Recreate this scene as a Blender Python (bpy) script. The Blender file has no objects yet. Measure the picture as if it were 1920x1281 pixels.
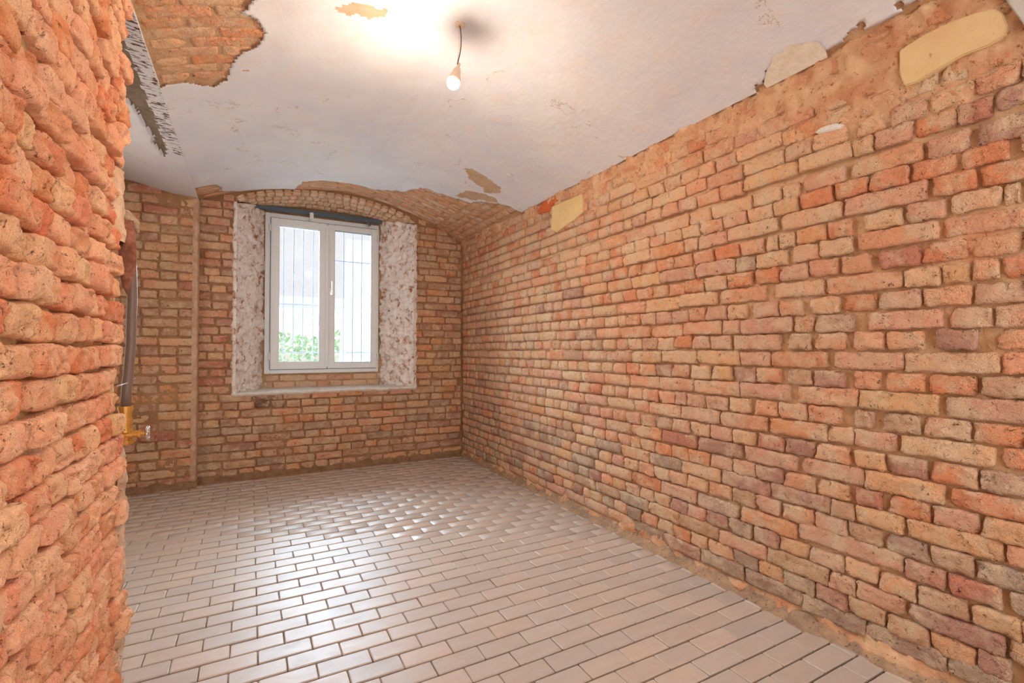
import bpy, bmesh, math, random
import numpy as np
from mathutils import Vector, Matrix, noise

R = math.radians
COL = bpy.context.scene.collection
sc = bpy.context.scene
rnd = random.Random(7)

# ---------------------------------------------------------------- camera
cam_d = bpy.data.cameras.new('camera'); cam = bpy.data.objects.new('camera', cam_d); COL.objects.link(cam)
cam_d.sensor_width = 36.0; cam_d.lens = 36.0 * 900 / 1920; cam_d.clip_start = 0.02; cam_d.clip_end = 200
cam.location = (0, 0, 1.2)
cam.rotation_euler = (R(91.0), 0, -R(28.6))
sc.camera = cam

# ---------------------------------------------------------------- light
world = bpy.data.worlds.new('sky'); sc.world = world; world.use_nodes = True
bg = world.node_tree.nodes['Background']; bg.inputs[0].default_value = (1.0, 0.95, 0.97, 1); bg.inputs[1].default_value = 0.47
BULB_STRENGTH = 520.0
rl = bpy.data.lights.new('side_fill_light', 'AREA'); rl.shape = 'RECTANGLE'; rl.size = 1.6; rl.size_y = 1.8; rl.energy = 7; rl.color = (1.0, .96, .92)  # added fill lamp, out of view in the recess, brightens the right wall
rlo = bpy.data.objects.new('side_fill_light', rl); COL.objects.link(rlo); rlo.location = (-1.40, 3.4, 1.5); rlo.rotation_euler = (R(90), 0, -R(90))
fl = bpy.data.lights.new('rear_fill_light', 'AREA'); fl.shape = 'RECTANGLE'; fl.size = 2.4; fl.size_y = 2.3; fl.energy = 24; fl.color = (1.0, 1.0, 1.0)  # added fill lamp behind the camera, lifts the whole room
flo = bpy.data.objects.new('rear_fill_light', fl); COL.objects.link(flo); flo.location = (.85, -1.2, 1.3); flo.rotation_euler = (R(90), 0, 0)
sc.cycles.max_bounces = 6; sc.cycles.diffuse_bounces = 3; sc.cycles.glossy_bounces = 3; sc.cycles.transparent_max_bounces = 8
sc.cycles.use_adaptive_sampling = True; sc.cycles.adaptive_threshold = 0.08
sc.view_settings.view_transform = 'Standard'; sc.view_settings.look = 'None'
sc.view_settings.exposure = 1.12; sc.view_settings.gamma = 1.0; sc.view_settings.use_curve_mapping = False

sun_d = bpy.data.lights.new('hazy_sun', 'SUN'); sun_d.energy = 32.0; sun_d.angle = R(80); sun_d.color = (.70, .86, 1.0)
sun = bpy.data.objects.new('hazy_sun', sun_d); COL.objects.link(sun); sun.rotation_euler = (-R(58), 0, R(8))

# ---------------------------------------------------------------- tiny helpers
def s2l(c):
    return tuple(((v / 255) / 12.92 if v / 255 <= 0.04045 else (((v / 255) + 0.055) / 1.055) ** 2.4) for v in c)

def mesh_obj(name, verts, faces, mat=None, parent=None, smooth=False):
    me = bpy.data.meshes.new(name)
    me.from_pydata([tuple(v) for v in verts], [], [tuple(f) for f in faces]); me.update()
    if smooth: me.polygons.foreach_set('use_smooth', [True] * len(me.polygons))
    o = bpy.data.objects.new(name, me); COL.objects.link(o)
    for m in (mat if isinstance(mat, (list, tuple)) else [mat]):
        if m: me.materials.append(m)
    if parent: o.parent = parent
    return o

def bm_obj(name, bm, mat=None, parent=None, smooth=False):
    me = bpy.data.meshes.new(name); bm.normal_update(); bm.to_mesh(me); bm.free()
    if smooth: me.polygons.foreach_set('use_smooth', [True] * len(me.polygons))
    if mat: me.materials.append(mat)
    o = bpy.data.objects.new(name, me); COL.objects.link(o)
    if parent: o.parent = parent
    return o

def add_box(bm, x0, x1, y0, y1, z0, z1, bevel=0.0):
    r = bmesh.ops.create_cube(bm, size=1.0)
    vs = r['verts']
    for v in vs:
        v.co = Vector(((x0 + x1) / 2 + v.co.x * (x1 - x0), (y0 + y1) / 2 + v.co.y * (y1 - y0), (z0 + z1) / 2 + v.co.z * (z1 - z0)))
    if bevel:
        es = list({e for v in vs for e in v.link_edges})
        bmesh.ops.bevel(bm, geom=es, offset=bevel, segments=2, affect='EDGES')

def tube(bm, pts, rad, n=12, caps=True):
    pts = [Vector(p) for p in pts]; rings = []
    up0 = Vector((0, 1, 0.01))
    for i, p in enumerate(pts):
        t = (pts[min(i + 1, len(pts) - 1)] - pts[max(i - 1, 0)]).normalized()
        a = t.cross(up0)
        if a.length < 1e-3: a = t.cross(Vector((1, 0, 0)))
        a.normalize(); b = t.cross(a)
        r = rad[i] if isinstance(rad, (list, tuple)) else rad
        rings.append([bm.verts.new(p + a * math.cos(2 * math.pi * k / n) * r + b * math.sin(2 * math.pi * k / n) * r) for k in range(n)])
    for i in range(len(rings) - 1):
        for k in range(n):
            bm.faces.new((rings[i][k], rings[i][(k + 1) % n], rings[i + 1][(k + 1) % n], rings[i + 1][k]))
    if caps:
        bm.faces.new(rings[0][::-1]); bm.faces.new(rings[-1])

def tag(o, label=None, cat=None, group=None, kind=None):
    if label: o['label'] = label
    if cat: o['category'] = cat
    if group: o['group'] = group
    if kind: o['kind'] = kind
    return o

def empty(name, loc=(0, 0, 0)):
    o = bpy.data.objects.new(name, None); o.location = loc; o.empty_display_size = 0.05; COL.objects.link(o); return o

def nz(x, y, z=0.0, s=1.0): return noise.noise(Vector((x * s, y * s, z * s)))
def fr(x, y, z=0.0, s=1.0, o=4): return noise.fractal(Vector((x * s, y * s, z * s)), 0.9, 2.1, o)

def inpoly(px, py, poly):
    c = np.zeros(px.shape, bool); j = len(poly) - 1
    for i in range(len(poly)):
        xi, yi = poly[i]; xj, yj = poly[j]
        cond = ((yi > py) != (yj > py)) & (px < (xj - xi) * (py - yi) / ((yj - yi) + 1e-12) + xi)
        c ^= cond; j = i
    return c

# ---------------------------------------------------------------- materials
def new_mat(name):
    m = bpy.data.materials.new(name); m.use_nodes = True
    nt = m.node_tree; b = nt.nodes['Principled BSDF']
    return m, nt, b
def N(nt, t, **kw):
    n = nt.nodes.new(t)
    for k, v in kw.items():
        if k in n.inputs: n.inputs[k].default_value = v
        else: setattr(n, k, v)
    return n
def ramp(nt, src, p0, p1, c0=(0, 0, 0, 1), c1=(1, 1, 1, 1)):
    r = N(nt, 'ShaderNodeValToRGB'); r.color_ramp.elements[0].position = p0; r.color_ramp.elements[1].position = p1
    r.color_ramp.elements[0].color = c0; r.color_ramp.elements[1].color = c1
    nt.links.new(src, r.inputs[0]); return r
def mix(nt, fac, a, b, mode='MIX'):
    m = N(nt, 'ShaderNodeMix', data_type='RGBA', blend_type=mode)
    if isinstance(fac, float): m.inputs[0].default_value = fac
    else: nt.links.new(fac, m.inputs[0])
    for s, i in ((a, 6), (b, 7)):
        if isinstance(s, tuple): m.inputs[i].default_value = (*s[:3], 1)
        else: nt.links.new(s, m.inputs[i])
    return m.outputs[2]
def noise_n(nt, pos, scale, detail=4, rough=0.6, dist=0.0):
    n = N(nt, 'ShaderNodeTexNoise', Scale=scale, Detail=detail, Roughness=rough, Distortion=dist)
    nt.links.new(pos, n.inputs['Vector']); return n.outputs['Fac']
def mapped(nt, pos, scale):
    m = N(nt, 'ShaderNodeMapping'); m.inputs['Scale'].default_value = scale; nt.links.new(pos, m.inputs[0]); return m.outputs[0]
def bump(nt, b, h, strength, dist, prev=None):
    n = N(nt, 'ShaderNodeBump', Strength=strength, Distance=dist); nt.links.new(h, n.inputs['Height'])
    if prev: nt.links.new(prev, n.inputs['Normal'])
    nt.links.new(n.outputs[0], b.inputs['Normal']); return n.outputs[0]

def mat_brick(name, tint_attr=False, pit=(118, 52, 34), smear=(222, 190, 156), pit_pos=0.65, smear_pos=0.51, smear_amt=0.75, stretch=(1, 1, 1), bstr=1.0):
    m, nt, b = new_mat(name); b.inputs['Roughness'].default_value = 0.95; b.inputs['Specular IOR Level'].default_value = 0.15
    pos = N(nt, 'ShaderNodeNewGeometry').outputs['Position']; pos = mapped(nt, pos, stretch)
    if tint_attr: base = N(nt, 'ShaderNodeAttribute', attribute_name='tint').outputs['Color']
    else: base = N(nt, 'ShaderNodeObjectInfo').outputs['Color']
    n1 = noise_n(nt, pos, 9, 3, .65); n2 = noise_n(nt, pos, 26, 4, .7); n3 = noise_n(nt, pos, 60, 3, .75, .6); n4 = noise_n(nt, pos, 320, 1, .7)
    # tone drift inside a brick
    c = mix(nt, ramp(nt, n2, .38, .66).outputs[0], base, mix(nt, 1.0, base, (1.06, .93, .86), 'MULTIPLY'))
    # mortar film left on the faces
    f = N(nt, 'ShaderNodeMath', operation='MULTIPLY'); f.inputs[1].default_value = smear_amt
    nt.links.new(ramp(nt, n1, smear_pos - .07, smear_pos + .13).outputs[0], f.inputs[0])
    c = mix(nt, f.outputs[0], c, s2l(smear))
    # broken spots that show the raw core
    c = mix(nt, ramp(nt, n3, pit_pos, pit_pos + .08).outputs[0], c, s2l(pit))
    g = mix(nt, 1.0, c, ramp(nt, n4, .3, .7, (.86, .86, .86, 1), (1.1, 1.1, 1.1, 1)).outputs[0], 'MULTIPLY')
    nt.links.new(g, b.inputs['Base Color'])
    inv = N(nt, 'ShaderNodeMath', operation='MULTIPLY_ADD'); inv.inputs[1].default_value = -1.0; inv.inputs[2].default_value = 1.0
    nt.links.new(ramp(nt, n3, pit_pos - .06, pit_pos + .08).outputs[0], inv.inputs[0])
    p = bump(nt, b, n2, bstr, .022)
    p = bump(nt, b, inv.outputs[0], .9, .006, p)
    bump(nt, b, n4, .6, .004, p)
    return m

def mat_rough(name, c0, c1, scale=12, bscale=60, bdist=.008, rough=.95, c2=None, c2pos=.6, fine=.4):
    m, nt, b = new_mat(name); b.inputs['Roughness'].default_value = rough; b.inputs['Specular IOR Level'].default_value = 0.15
    pos = N(nt, 'ShaderNodeNewGeometry').outputs['Position']
    n1 = noise_n(nt, pos, scale, 3, .65); n2 = noise_n(nt, pos, bscale, 4, .7); n3 = noise_n(nt, pos, 300, 1, .7)
    c = mix(nt, ramp(nt, n1, .35, .65).outputs[0], s2l(c0), s2l(c1))
    if c2: c = mix(nt, ramp(nt, n2, c2pos, c2pos + .06).outputs[0], c, s2l(c2))
    nt.links.new(c, b.inputs['Base Color'])
    p = bump(nt, b, n2, .6, bdist); bump(nt, b, n3, fine, .002, p)
    return m

def mat_plain(name, c, rough=.5, metal=0.0, spec=.5):
    m, nt, b = new_mat(name); b.inputs['Base Color'].default_value = (*s2l(c), 1)
    b.inputs['Roughness'].default_value = rough; b.inputs['Metallic'].default_value = metal; b.inputs['Specular IOR Level'].default_value = spec
    n = noise_n(nt, N(nt, 'ShaderNodeNewGeometry').outputs['Position'], 40, 3)
    r = ramp(nt, n, .3, .7, (max(rough - .06, 0.02),) * 3 + (1,), (min(rough + .06, 1),) * 3 + (1,)); nt.links.new(r.outputs[0], b.inputs['Roughness'])
    return m

M_BRICK = mat_brick('old_brick')
M_BRICK_T = mat_brick('old_brick_far', True)
M_RAW = mat_brick('eroded_brick', pit=(150, 66, 40), smear=(244, 200, 156), pit_pos=.655, smear_pos=.50, smear_amt=.6, stretch=(1, 1, .8), bstr=.55)
M_MORTAR = mat_rough('lime_mortar', (220, 180, 142), (200, 156, 116), 10, 70, .014, c2=(150, 106, 74), c2pos=.63)
M_MORTAR_L = mat_rough('pale_lime_mortar', (226, 196, 150), (206, 168, 120), 14, 60, .012, c2=(150, 104, 70), c2pos=.66)
M_MORTAR_B = mat_rough('dark_brown_mortar', (176, 134, 98), (150, 108, 76), 6, 60, .014, c2=(112, 76, 52), c2pos=.64)  # darker brown mortar for the back and recess walls
M_RUBBLE = mat_rough('brick_rubble_mortar', (226, 186, 146), (206, 144, 106), 7, 38, .022, c2=(176, 104, 72), c2pos=.60, fine=.7)
M_DUST = mat_rough('floor_dust', (112, 78, 56), (92, 62, 44), 9, 90, .004)
M_FILLET = mat_rough('mortar_crumbs', (186, 150, 118), (150, 122, 100), 14, 70, .010, c2=(112, 92, 80), c2pos=.58)
M_RENDER = mat_rough('rough_render', (226, 212, 200), (206, 180, 160), 16, 46, .022, c2=(164, 112, 92), c2pos=.60, fine=.7)
M_SILL = mat_rough('white_plaster', (232, 226, 218), (216, 204, 192), 12, 50, .006)
M_STONE = mat_rough('yellow_stone', (228, 196, 146), (222, 182, 134), 5, 60, .003, c2=(200, 150, 100), c2pos=.66)
M_PALE = mat_rough('pale_filler', (228, 196, 140), (220, 184, 130), 8, 60, .003)
M_RENDERP = mat_rough('tan_render', (238, 206, 172), (214, 170, 132), 9, 40, .012, c2=(170, 118, 84), c2pos=.62)
M_GREYM = mat_rough('grey_bare_mortar', (150, 132, 112), (128, 110, 92), 20, 80, .008)
M_PVC = mat_plain('white_pvc', (226, 230, 232), .35)
M_GASKET_GAP = mat_plain('grey_gasket_gap_shade', (120, 128, 134), .6)  # glazing gaskets, also the painted shade strips in the casement gaps
M_STEEL = mat_plain('dark_blue_steel', (84, 98, 112), .55, .3)
M_IRON = mat_plain('painted_iron_bar', (92, 100, 112), .6)
M_BRASS = mat_plain('dull_brass', (206, 150, 70), .42, .55)
M_CHROME = mat_plain('worn_chrome', (215, 215, 215), .3, .9)
M_PIPE = mat_plain('grey_painted_pipe', (118, 98, 86), .45)
M_WRAP = mat_rough('old_pipe_wrap', (170, 116, 92), (120, 70, 52), 22, 50, .010)
M_CORD = mat_plain('brown_cord', (74, 40, 26), .6)
M_CERAMIC = mat_plain('cream_socket', (226, 200, 172), .45)
M_PANEL = mat_plain('smooth_grey_plaster', (196, 190, 180), .7)

def mat_ceiling():
    m, nt, b = new_mat('whitewashed_plaster'); b.inputs['Roughness'].default_value = .9; b.inputs['Specular IOR Level'].default_value = .2
    pos = N(nt, 'ShaderNodeNewGeometry').outputs['Position']
    n1 = noise_n(nt, pos, 2.2, 5, .6); n2 = noise_n(nt, pos, 7, 5, .6); st = noise_n(nt, mapped(nt, pos, (30, 5, 30)), 6, 4, .6); fn = noise_n(nt, pos, 130, 4, .7)
    c = mix(nt, ramp(nt, n1, .38, .62).outputs[0], s2l((232, 228, 226)), s2l((222, 220, 224)))
    c = mix(nt, ramp(nt, n2, .5, .75).outputs[0], c, s2l((232, 220, 212)))
    v = N(nt, 'ShaderNodeTexVoronoi', feature='DISTANCE_TO_EDGE', Scale=0.9)
    wv = N(nt, 'ShaderNodeVectorMath', operation='ADD'); nt.links.new(pos, wv.inputs[0])
    nn = N(nt, 'ShaderNodeTexNoise', Scale=3.5, Detail=6.0, Roughness=.7); nt.links.new(pos, nn.inputs['Vector'])
    sc_ = N(nt, 'ShaderNodeVectorMath', operation='SCALE'); sc_.inputs['Scale'].default_value = .5; nt.links.new(nn.outputs['Color'], sc_.inputs[0])
    nt.links.new(sc_.outputs[0], wv.inputs[1]); nt.links.new(wv.outputs[0], v.inputs['Vector'])
    cr = ramp(nt, v.outputs['Distance'], .0, .0016, (1, 1, 1, 1), (0, 0, 0, 1))
    mk = ramp(nt, n2, .52, .56)
    f = N(nt, 'ShaderNodeMath', operation='MULTIPLY'); nt.links.new(cr.outputs[0], f.inputs[0]); nt.links.new(mk.outputs[0], f.inputs[1])
    c = mix(nt, f.outputs[0], c, s2l((170, 150, 134)))
    nt.links.new(c, b.inputs['Base Color'])
    p = bump(nt, b, n2, .25, .02); p = bump(nt, b, st, .35, .0025, p); bump(nt, b, fn, .3, .0015, p)
    return m
M_CEIL = mat_ceiling()
M_TANPL = mat_rough('bare_tan_plaster', (206, 176, 146), (196, 160, 126), 10, 90, .002)

def mat_reveal():
    m, nt, b = new_mat('pitted_render'); b.inputs['Roughness'].default_value = .95; b.inputs['Specular IOR Level'].default_value = .15
    pos = N(nt, 'ShaderNodeNewGeometry').outputs['Position']
    n1 = noise_n(nt, pos, 12, 6, .7); n2 = noise_n(nt, mapped(nt, pos, (1, 1, .8)), 19, 5, .66, .5); n3 = noise_n(nt, pos, 90, 5, .7)
    c = mix(nt, ramp(nt, n1, .35, .65).outputs[0], s2l((252, 244, 238)), s2l((240, 222, 210)))
    c = mix(nt, ramp(nt, n2, .54, .62).outputs[0], c, s2l((222, 176, 150)))
    c = mix(nt, ramp(nt, n2, .62, .68).outputs[0], c, s2l((166, 110, 86)))
    nt.links.new(c, b.inputs['Base Color'])
    inv = ramp(nt, n2, .50, .68, (1, 1, 1, 1), (0, 0, 0, 1))
    p = bump(nt, b, inv.outputs[0], .6, .014); p = bump(nt, b, n1, .6, .02, p); bump(nt, b, n3, .7, .005, p)
    return m
M_RENDER = mat_reveal()
def mat_flaky():
    m, nt, b = new_mat('flaking_whitewash'); b.inputs['Roughness'].default_value = .95
    pos = N(nt, 'ShaderNodeNewGeometry').outputs['Position']
    n1 = noise_n(nt, mapped(nt, pos, (9, 26, 9)), 2.6, 4, .55, .6); n2 = noise_n(nt, pos, 70, 4)
    c = mix(nt, ramp(nt, n1, .53, .56).outputs[0], s2l((226, 222, 220)), s2l((104, 74, 62)))
    nt.links.new(c, b.inputs['Base Color']); p = bump(nt, b, n1, .7, -.01); bump(nt, b, n2, .5, .004, p)
    return m
M_FLAKY = mat_flaky()

def mat_paver(name, tint_attr=False):
    m, nt, b = new_mat(name)
    pos = N(nt, 'ShaderNodeNewGeometry').outputs['Position']
    base = N(nt, 'ShaderNodeAttribute', attribute_name='tint').outputs['Color'] if tint_attr else N(nt, 'ShaderNodeObjectInfo').outputs['Color']
    n1 = noise_n(nt, mapped(nt, pos, (1, 3, 1)), 9, 5, .65); n2 = noise_n(nt, pos, 4, 4); n3 = noise_n(nt, mapped(nt, pos, (1, 4, 1)), 70, 4, .7); n4 = noise_n(nt, pos, 240, 3)
    c = mix(nt, ramp(nt, n1, .4, .7).outputs[0], base, mix(nt, 1.0, base, (.94, .90, .87), 'MULTIPLY'))
    c = mix(nt, ramp(nt, n2, .55, .85).outputs[0], c, s2l((204, 176, 150)))
    c = mix(nt, ramp(nt, n3, .70, .74).outputs[0], c, s2l((110, 80, 62)))
    nt.links.new(c, b.inputs['Base Color'])
    r = ramp(nt, n1, .3, .7, (.38, .38, .38, 1), (.50, .50, .50, 1)); nt.links.new(r.outputs[0], b.inputs['Roughness'])
    b.inputs['Specular IOR Level'].default_value = .5
    p = bump(nt, b, n2, .1, .01); p = bump(nt, b, n3, .2, .0015, p); bump(nt, b, n4, .15, .0008, p)
    return m
M_PAVER = mat_paver('beige_paver'); M_PAVER_T = mat_paver('beige_paver_far', True)

def mat_glass():
    m, nt, b = new_mat('window_glass')
    nt.nodes.remove(b); out = nt.nodes['Material Output']
    tr = N(nt, 'ShaderNodeBsdfTransparent'); tr.inputs[0].default_value = (.94, .97, .98, 1)
    gl = N(nt, 'ShaderNodeBsdfGlossy', Roughness=.02); fz = N(nt, 'ShaderNodeFresnel', IOR=1.45)
    mx = N(nt, 'ShaderNodeMixShader'); nt.links.new(fz.outputs[0], mx.inputs[0]); nt.links.new(tr.outputs[0], mx.inputs[1]); nt.links.new(gl.outputs[0], mx.inputs[2])
    nt.links.new(mx.outputs[0], out.inputs[0]); return m
M_GLASS = mat_glass()
def mat_film():
    m, nt, b = new_mat('clear_plastic_sheet'); nt.nodes.remove(b); out = nt.nodes['Material Output']
    tr = N(nt, 'ShaderNodeBsdfTransparent'); tr.inputs[0].default_value = (.84, .88, .90, 1)
    tl = N(nt, 'ShaderNodeBsdfTranslucent'); tl.inputs[0].default_value = (.55, .6, .63, 1)
    df = N(nt, 'ShaderNodeBsdfDiffuse'); df.inputs[0].default_value = (.55, .6, .63, 1)
    gl = N(nt, 'ShaderNodeBsdfGlossy', Roughness=.15)
    a = N(nt, 'ShaderNodeMixShader'); a.inputs[0].default_value = .5; nt.links.new(tl.outputs[0], a.inputs[1]); nt.links.new(df.outputs[0], a.inputs[2])
    a2 = N(nt, 'ShaderNodeMixShader'); a2.inputs[0].default_value = .15; nt.links.new(a.outputs[0], a2.inputs[1]); nt.links.new(gl.outputs[0], a2.inputs[2])
    c = N(nt, 'ShaderNodeMixShader'); c.inputs[0].default_value = .20; nt.links.new(tr.outputs[0], c.inputs[1]); nt.links.new(a2.outputs[0], c.inputs[2])
    nt.links.new(c.outputs[0], out.inputs[0]); return m
M_FILM = mat_film()
def mat_emit(name, c, s):
    m, nt, b = new_mat(name); b.inputs['Base Color'].default_value = (1, 1, 1, 1)
    b.inputs['Emission Color'].default_value = (*c, 1); b.inputs['Emission Strength'].default_value = s; return m
M_BULB = mat_emit('lit_bulb', (1.0, .85, .69), BULB_STRENGTH)

# ---------------------------------------------------------------- brick stock
PAL = {'t': (214, 168, 128), 's': (212, 146, 108), 'y': (212, 160, 112), 'o': (204, 118, 76), 'p': (200, 146, 120), 'm': (160, 114, 100),
       'g': (152, 130, 114), 'k': (178, 138, 106), 'r': (174, 102, 82), 'c': (210, 136, 88), 'w': (222, 196, 172)}
def tint(code, jit=.06, mul=1.0, r=rnd):
    c = PAL[code]; c = s2l(tuple(v * .68 + m * .34 + 5 for v, m in zip(c, (216, 174, 142)))); j = 1 + r.uniform(-jit, jit)
    return tuple(min(1, v * j * mul * (1 + r.uniform(-.025, .025))) for v in c) + (1,)

def brick_mesh(name, L, H, D, nx, nh, rad, amp, seed, holes=0.0, out_amp=.004, mat=M_BRICK, drip=0.0):
    """front face looks to +y (local), body runs back to y = -D; x = length, z = height"""
    vs = []; fs = []; r = random.Random(seed); ox = r.uniform(0, 99)
    chips = [(r.choice((-1, 1)), r.choice((-1, 1)), r.uniform(.012, .035)) for _ in range(r.choice((0, 1, 1, 2)))]
    for j in range(nh + 1):
        for i in range(nx + 1):
            # denser rows at the rim
            u = i / nx * 2 - 1; v = j / nh * 2 - 1
            u = math.copysign(abs(u) ** .8, u); v = math.copysign(abs(v) ** .8, v)
            x = u * L / 2; z = v * H / 2
            # round the outline's corners
            ex = max(0, abs(x) - (L / 2 - rad)); ez = max(0, abs(z) - (H / 2 - rad)); d = math.hypot(ex, ez)
            if d > rad and d > 0:
                x -= math.copysign(ex * (1 - rad / d), x); z -= math.copysign(ez * (1 - rad / d), z); d = rad
            e = min(1, d / rad)
            y = -rad * .75 * (1 - math.sqrt(max(0, 1 - e * e * .98)))
            y += fr(x + ox, z, 0, 22, 3) * amp * .6 + nz(x + ox, z, 3, 70) * amp * .35 + nz(x + ox, z, 6, 150) * amp * .2
            if holes:
                h = nz(x + ox, z, 9, 30)
                if h > .28: y -= holes * min(1, (h - .28) / .15)
            for cx, cz, cr in chips:
                dd = math.hypot(x - cx * L / 2, (z - cz * H / 2))
                if dd < cr: y -= (cr - dd) * .6
            rim = max(abs(u) ** 3, abs(v) ** 3)
            x += nz(z + ox, x * .3, 5, 40) * out_amp * rim; z += nz(x + ox, z * .3, 7, 34) * out_amp * rim
            if drip and v < 0: z -= drip * max(0, nz(x + ox, 1.5, 0, 60)) * abs(v)
            vs.append((x, y, z))
    W = nx + 1
    for j in range(nh):
        for i in range(nx):
            a = j * W + i; fs.append((a, a + W, a + W + 1, a + 1))
    ringi = [i for i in range(W)] + [j * W + nx for j in range(1, nh + 1)] + [nh * W + i for i in range(nx - 1, -1, -1)] + [j * W for j in range(nh - 1, 0, -1)]
    b0 = len(vs)
    for k in ringi:
        x, y, z = vs[k]; vs.append((x * .985, -D, z * .985))
    n = len(ringi)
    for k in range(n):
        fs.append((ringi[k], ringi[(k + 1) % n], b0 + (k + 1) % n, b0 + k))
    me = bpy.data.meshes.new(name); me.from_pydata(vs, [], fs); me.update()
    me.polygons.foreach_set('use_smooth', [True] * len(me.polygons)); me.materials.append(mat)
    return me

STOCK = {
    'stretcher': [brick_mesh('stretcher_brick', .25, .066, .05, 18, 6, .006, .013, 10 + k, holes=.005, out_amp=.006) for k in range(12)],
    'header': [brick_mesh('header_brick', .12, .066, .05, 10, 6, .007, .013, 40 + k, holes=.005, out_amp=.006) for k in range(12)],
    'far_s': [brick_mesh('small_stretcher_brick', .25, .066, .04, 7, 3, .008, .006, 70 + k) for k in range(8)],
    'far_h': [brick_mesh('small_header_brick', .12, .066, .04, 4, 3, .009, .006, 90 + k) for k in range(8)],
    'raw': [brick_mesh('eroded_brick', .12, .072, .07, 16, 10, .012, .012, 120 + k, holes=.012, out_amp=.007, mat=M_RAW, drip=.006) for k in range(16)],
}
NOM = {'stretcher': (.25, .066), 'header': (.12, .066), 'far_s': (.25, .066), 'far_h': (.12, .066), 'raw': (.12, .072)}

CAM = np.array([0, 0, 1.2]); _y = R(28.6); FW = np.array([math.sin(_y), math.cos(_y), .0175]); RT = np.array([math.cos(_y), -math.sin(_y), 0.])
def seen_area(p, w, h):
    v = np.array(p) - CAM; z = v @ FW
    if z < .15: return 0
    x = 960 + 900 * (v @ RT) / z; y = 656 - 900 * v[2] / z
    if x < -60 or x > 1980 or y < -60 or y > 1340: return 0
    return w * h / (z * z)

class Wall:
    """collects bricks of one wall: the 300 that show largest become parts, the rest one joined part"""
    def __init__(s, parent, part='brick', far_mat=M_BRICK_T, limit=300):
        s.parent = parent; s.items = []; s.part = part; s.far_mat = far_mat; s.limit = limit
    def add(s, kind, M, sx, sz, col, mesh=None, nom=None, sy=1.0):
        L, H = nom or NOM[kind]
        me = mesh or rnd.choice(STOCK[kind])
        flip = rnd.random() < .5
        S = Matrix.Diagonal((sx / L, sy, sz / H, 1))
        if flip: S = Matrix.Rotation(math.pi, 4, 'Y') @ S
        s.items.append((seen_area(M.translation, sx, sz), me, M @ S, col))
    def build(s):
        s.items.sort(key=lambda t: -t[0])
        near = [t for t in s.items[:s.limit] if t[0] > 0]; rest = s.items[len(near):]
        for a, me, M, col in near:
            o = bpy.data.objects.new(s.part, me); o.parent = s.parent; o.matrix_local = M; o.color = col; COL.objects.link(o)
        if rest:
            V = []; F = []; C = []; n = 0
            for a, me, M, col in rest:
                co = np.empty(len(me.vertices) * 3); me.vertices.foreach_get('co', co); co = co.reshape(-1, 3)
                Mn = np.array(M); V.append(co @ Mn[:3, :3].T + Mn[:3, 3])
                F += [tuple(n + i for i in p.vertices) for p in me.polygons]; C += [col] * len(me.vertices); n += len(me.vertices)
            V = np.vstack(V)
            o = mesh_obj(s.part + '_field', V, F, s.far_mat, s.parent, True)
            at = o.data.color_attributes.new('tint', 'FLOAT_COLOR', 'POINT'); at.data.foreach_set('color', np.array(C, dtype=np.float32).ravel())
            o['kind'] = 'stuff'

def place(x, y, z, rz, tilt=.8, roll=.6):
    return Matrix.Translation((x, y, z)) @ Matrix.Rotation(rz, 4, 'Z') @ Matrix.Rotation(R(rnd.gauss(0, roll)), 4, 'Y') @ Matrix.Rotation(R(rnd.gauss(0, tilt)), 4, 'Z') @ Matrix.Rotation(R(rnd.gauss(0, tilt)), 4, 'X')

def bed(name, us, vs_, fn, keep, mat, parent=None, flip=False):
    """grid surface: fn(u, v) -> xyz, keep(u, v) of a cell's centre"""
    nu, nv = len(us), len(vs_); V = [fn(u, v) for v in vs_ for u in us]; F = []
    for j in range(nv - 1):
        for i in range(nu - 1):
            if keep is None or keep((us[i] + us[i + 1]) / 2, (vs_[j] + vs_[j + 1]) / 2):
                a = j * nu + i; f = (a, a + 1, a + nu + 1, a + nu); F.append(f[::-1] if flip else f)
    return mesh_obj(name, V, F, mat, parent, True)

def lin(a, b, step): return list(np.linspace(a, b, max(2, int(round((b - a) / step)) + 1)))

# ---------------------------------------------------------------- room numbers (metres)
XR, XL, YB, YPIER, YP = 2.145, -.39, 5.15, 2.17, 5.06   # right wall, pier face, back wall, end of the pier, back wall of the recess
PX = [-.42, -.28, -.13, .08, .3, .52, .75, .93, 1.1, 1.27, 1.41, 1.58, 1.75, 1.88, 1.98, 2.07, 2.145]
PZ = [2.55, 2.608, 2.66, 2.715, 2.757, 2.788, 2.81, 2.808, 2.787, 2.757, 2.72, 2.67, 2.612, 2.562, 2.52, 2.478, 2.44]
def zc(x): return float(np.interp(x, PX, PZ))
def zrec(x): return float(np.interp(x, [-1.5, -1.15, -.88, -.74, -.60, -.42], [2.72, 2.67, 2.625, 2.59, 2.562, 2.55]))

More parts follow.
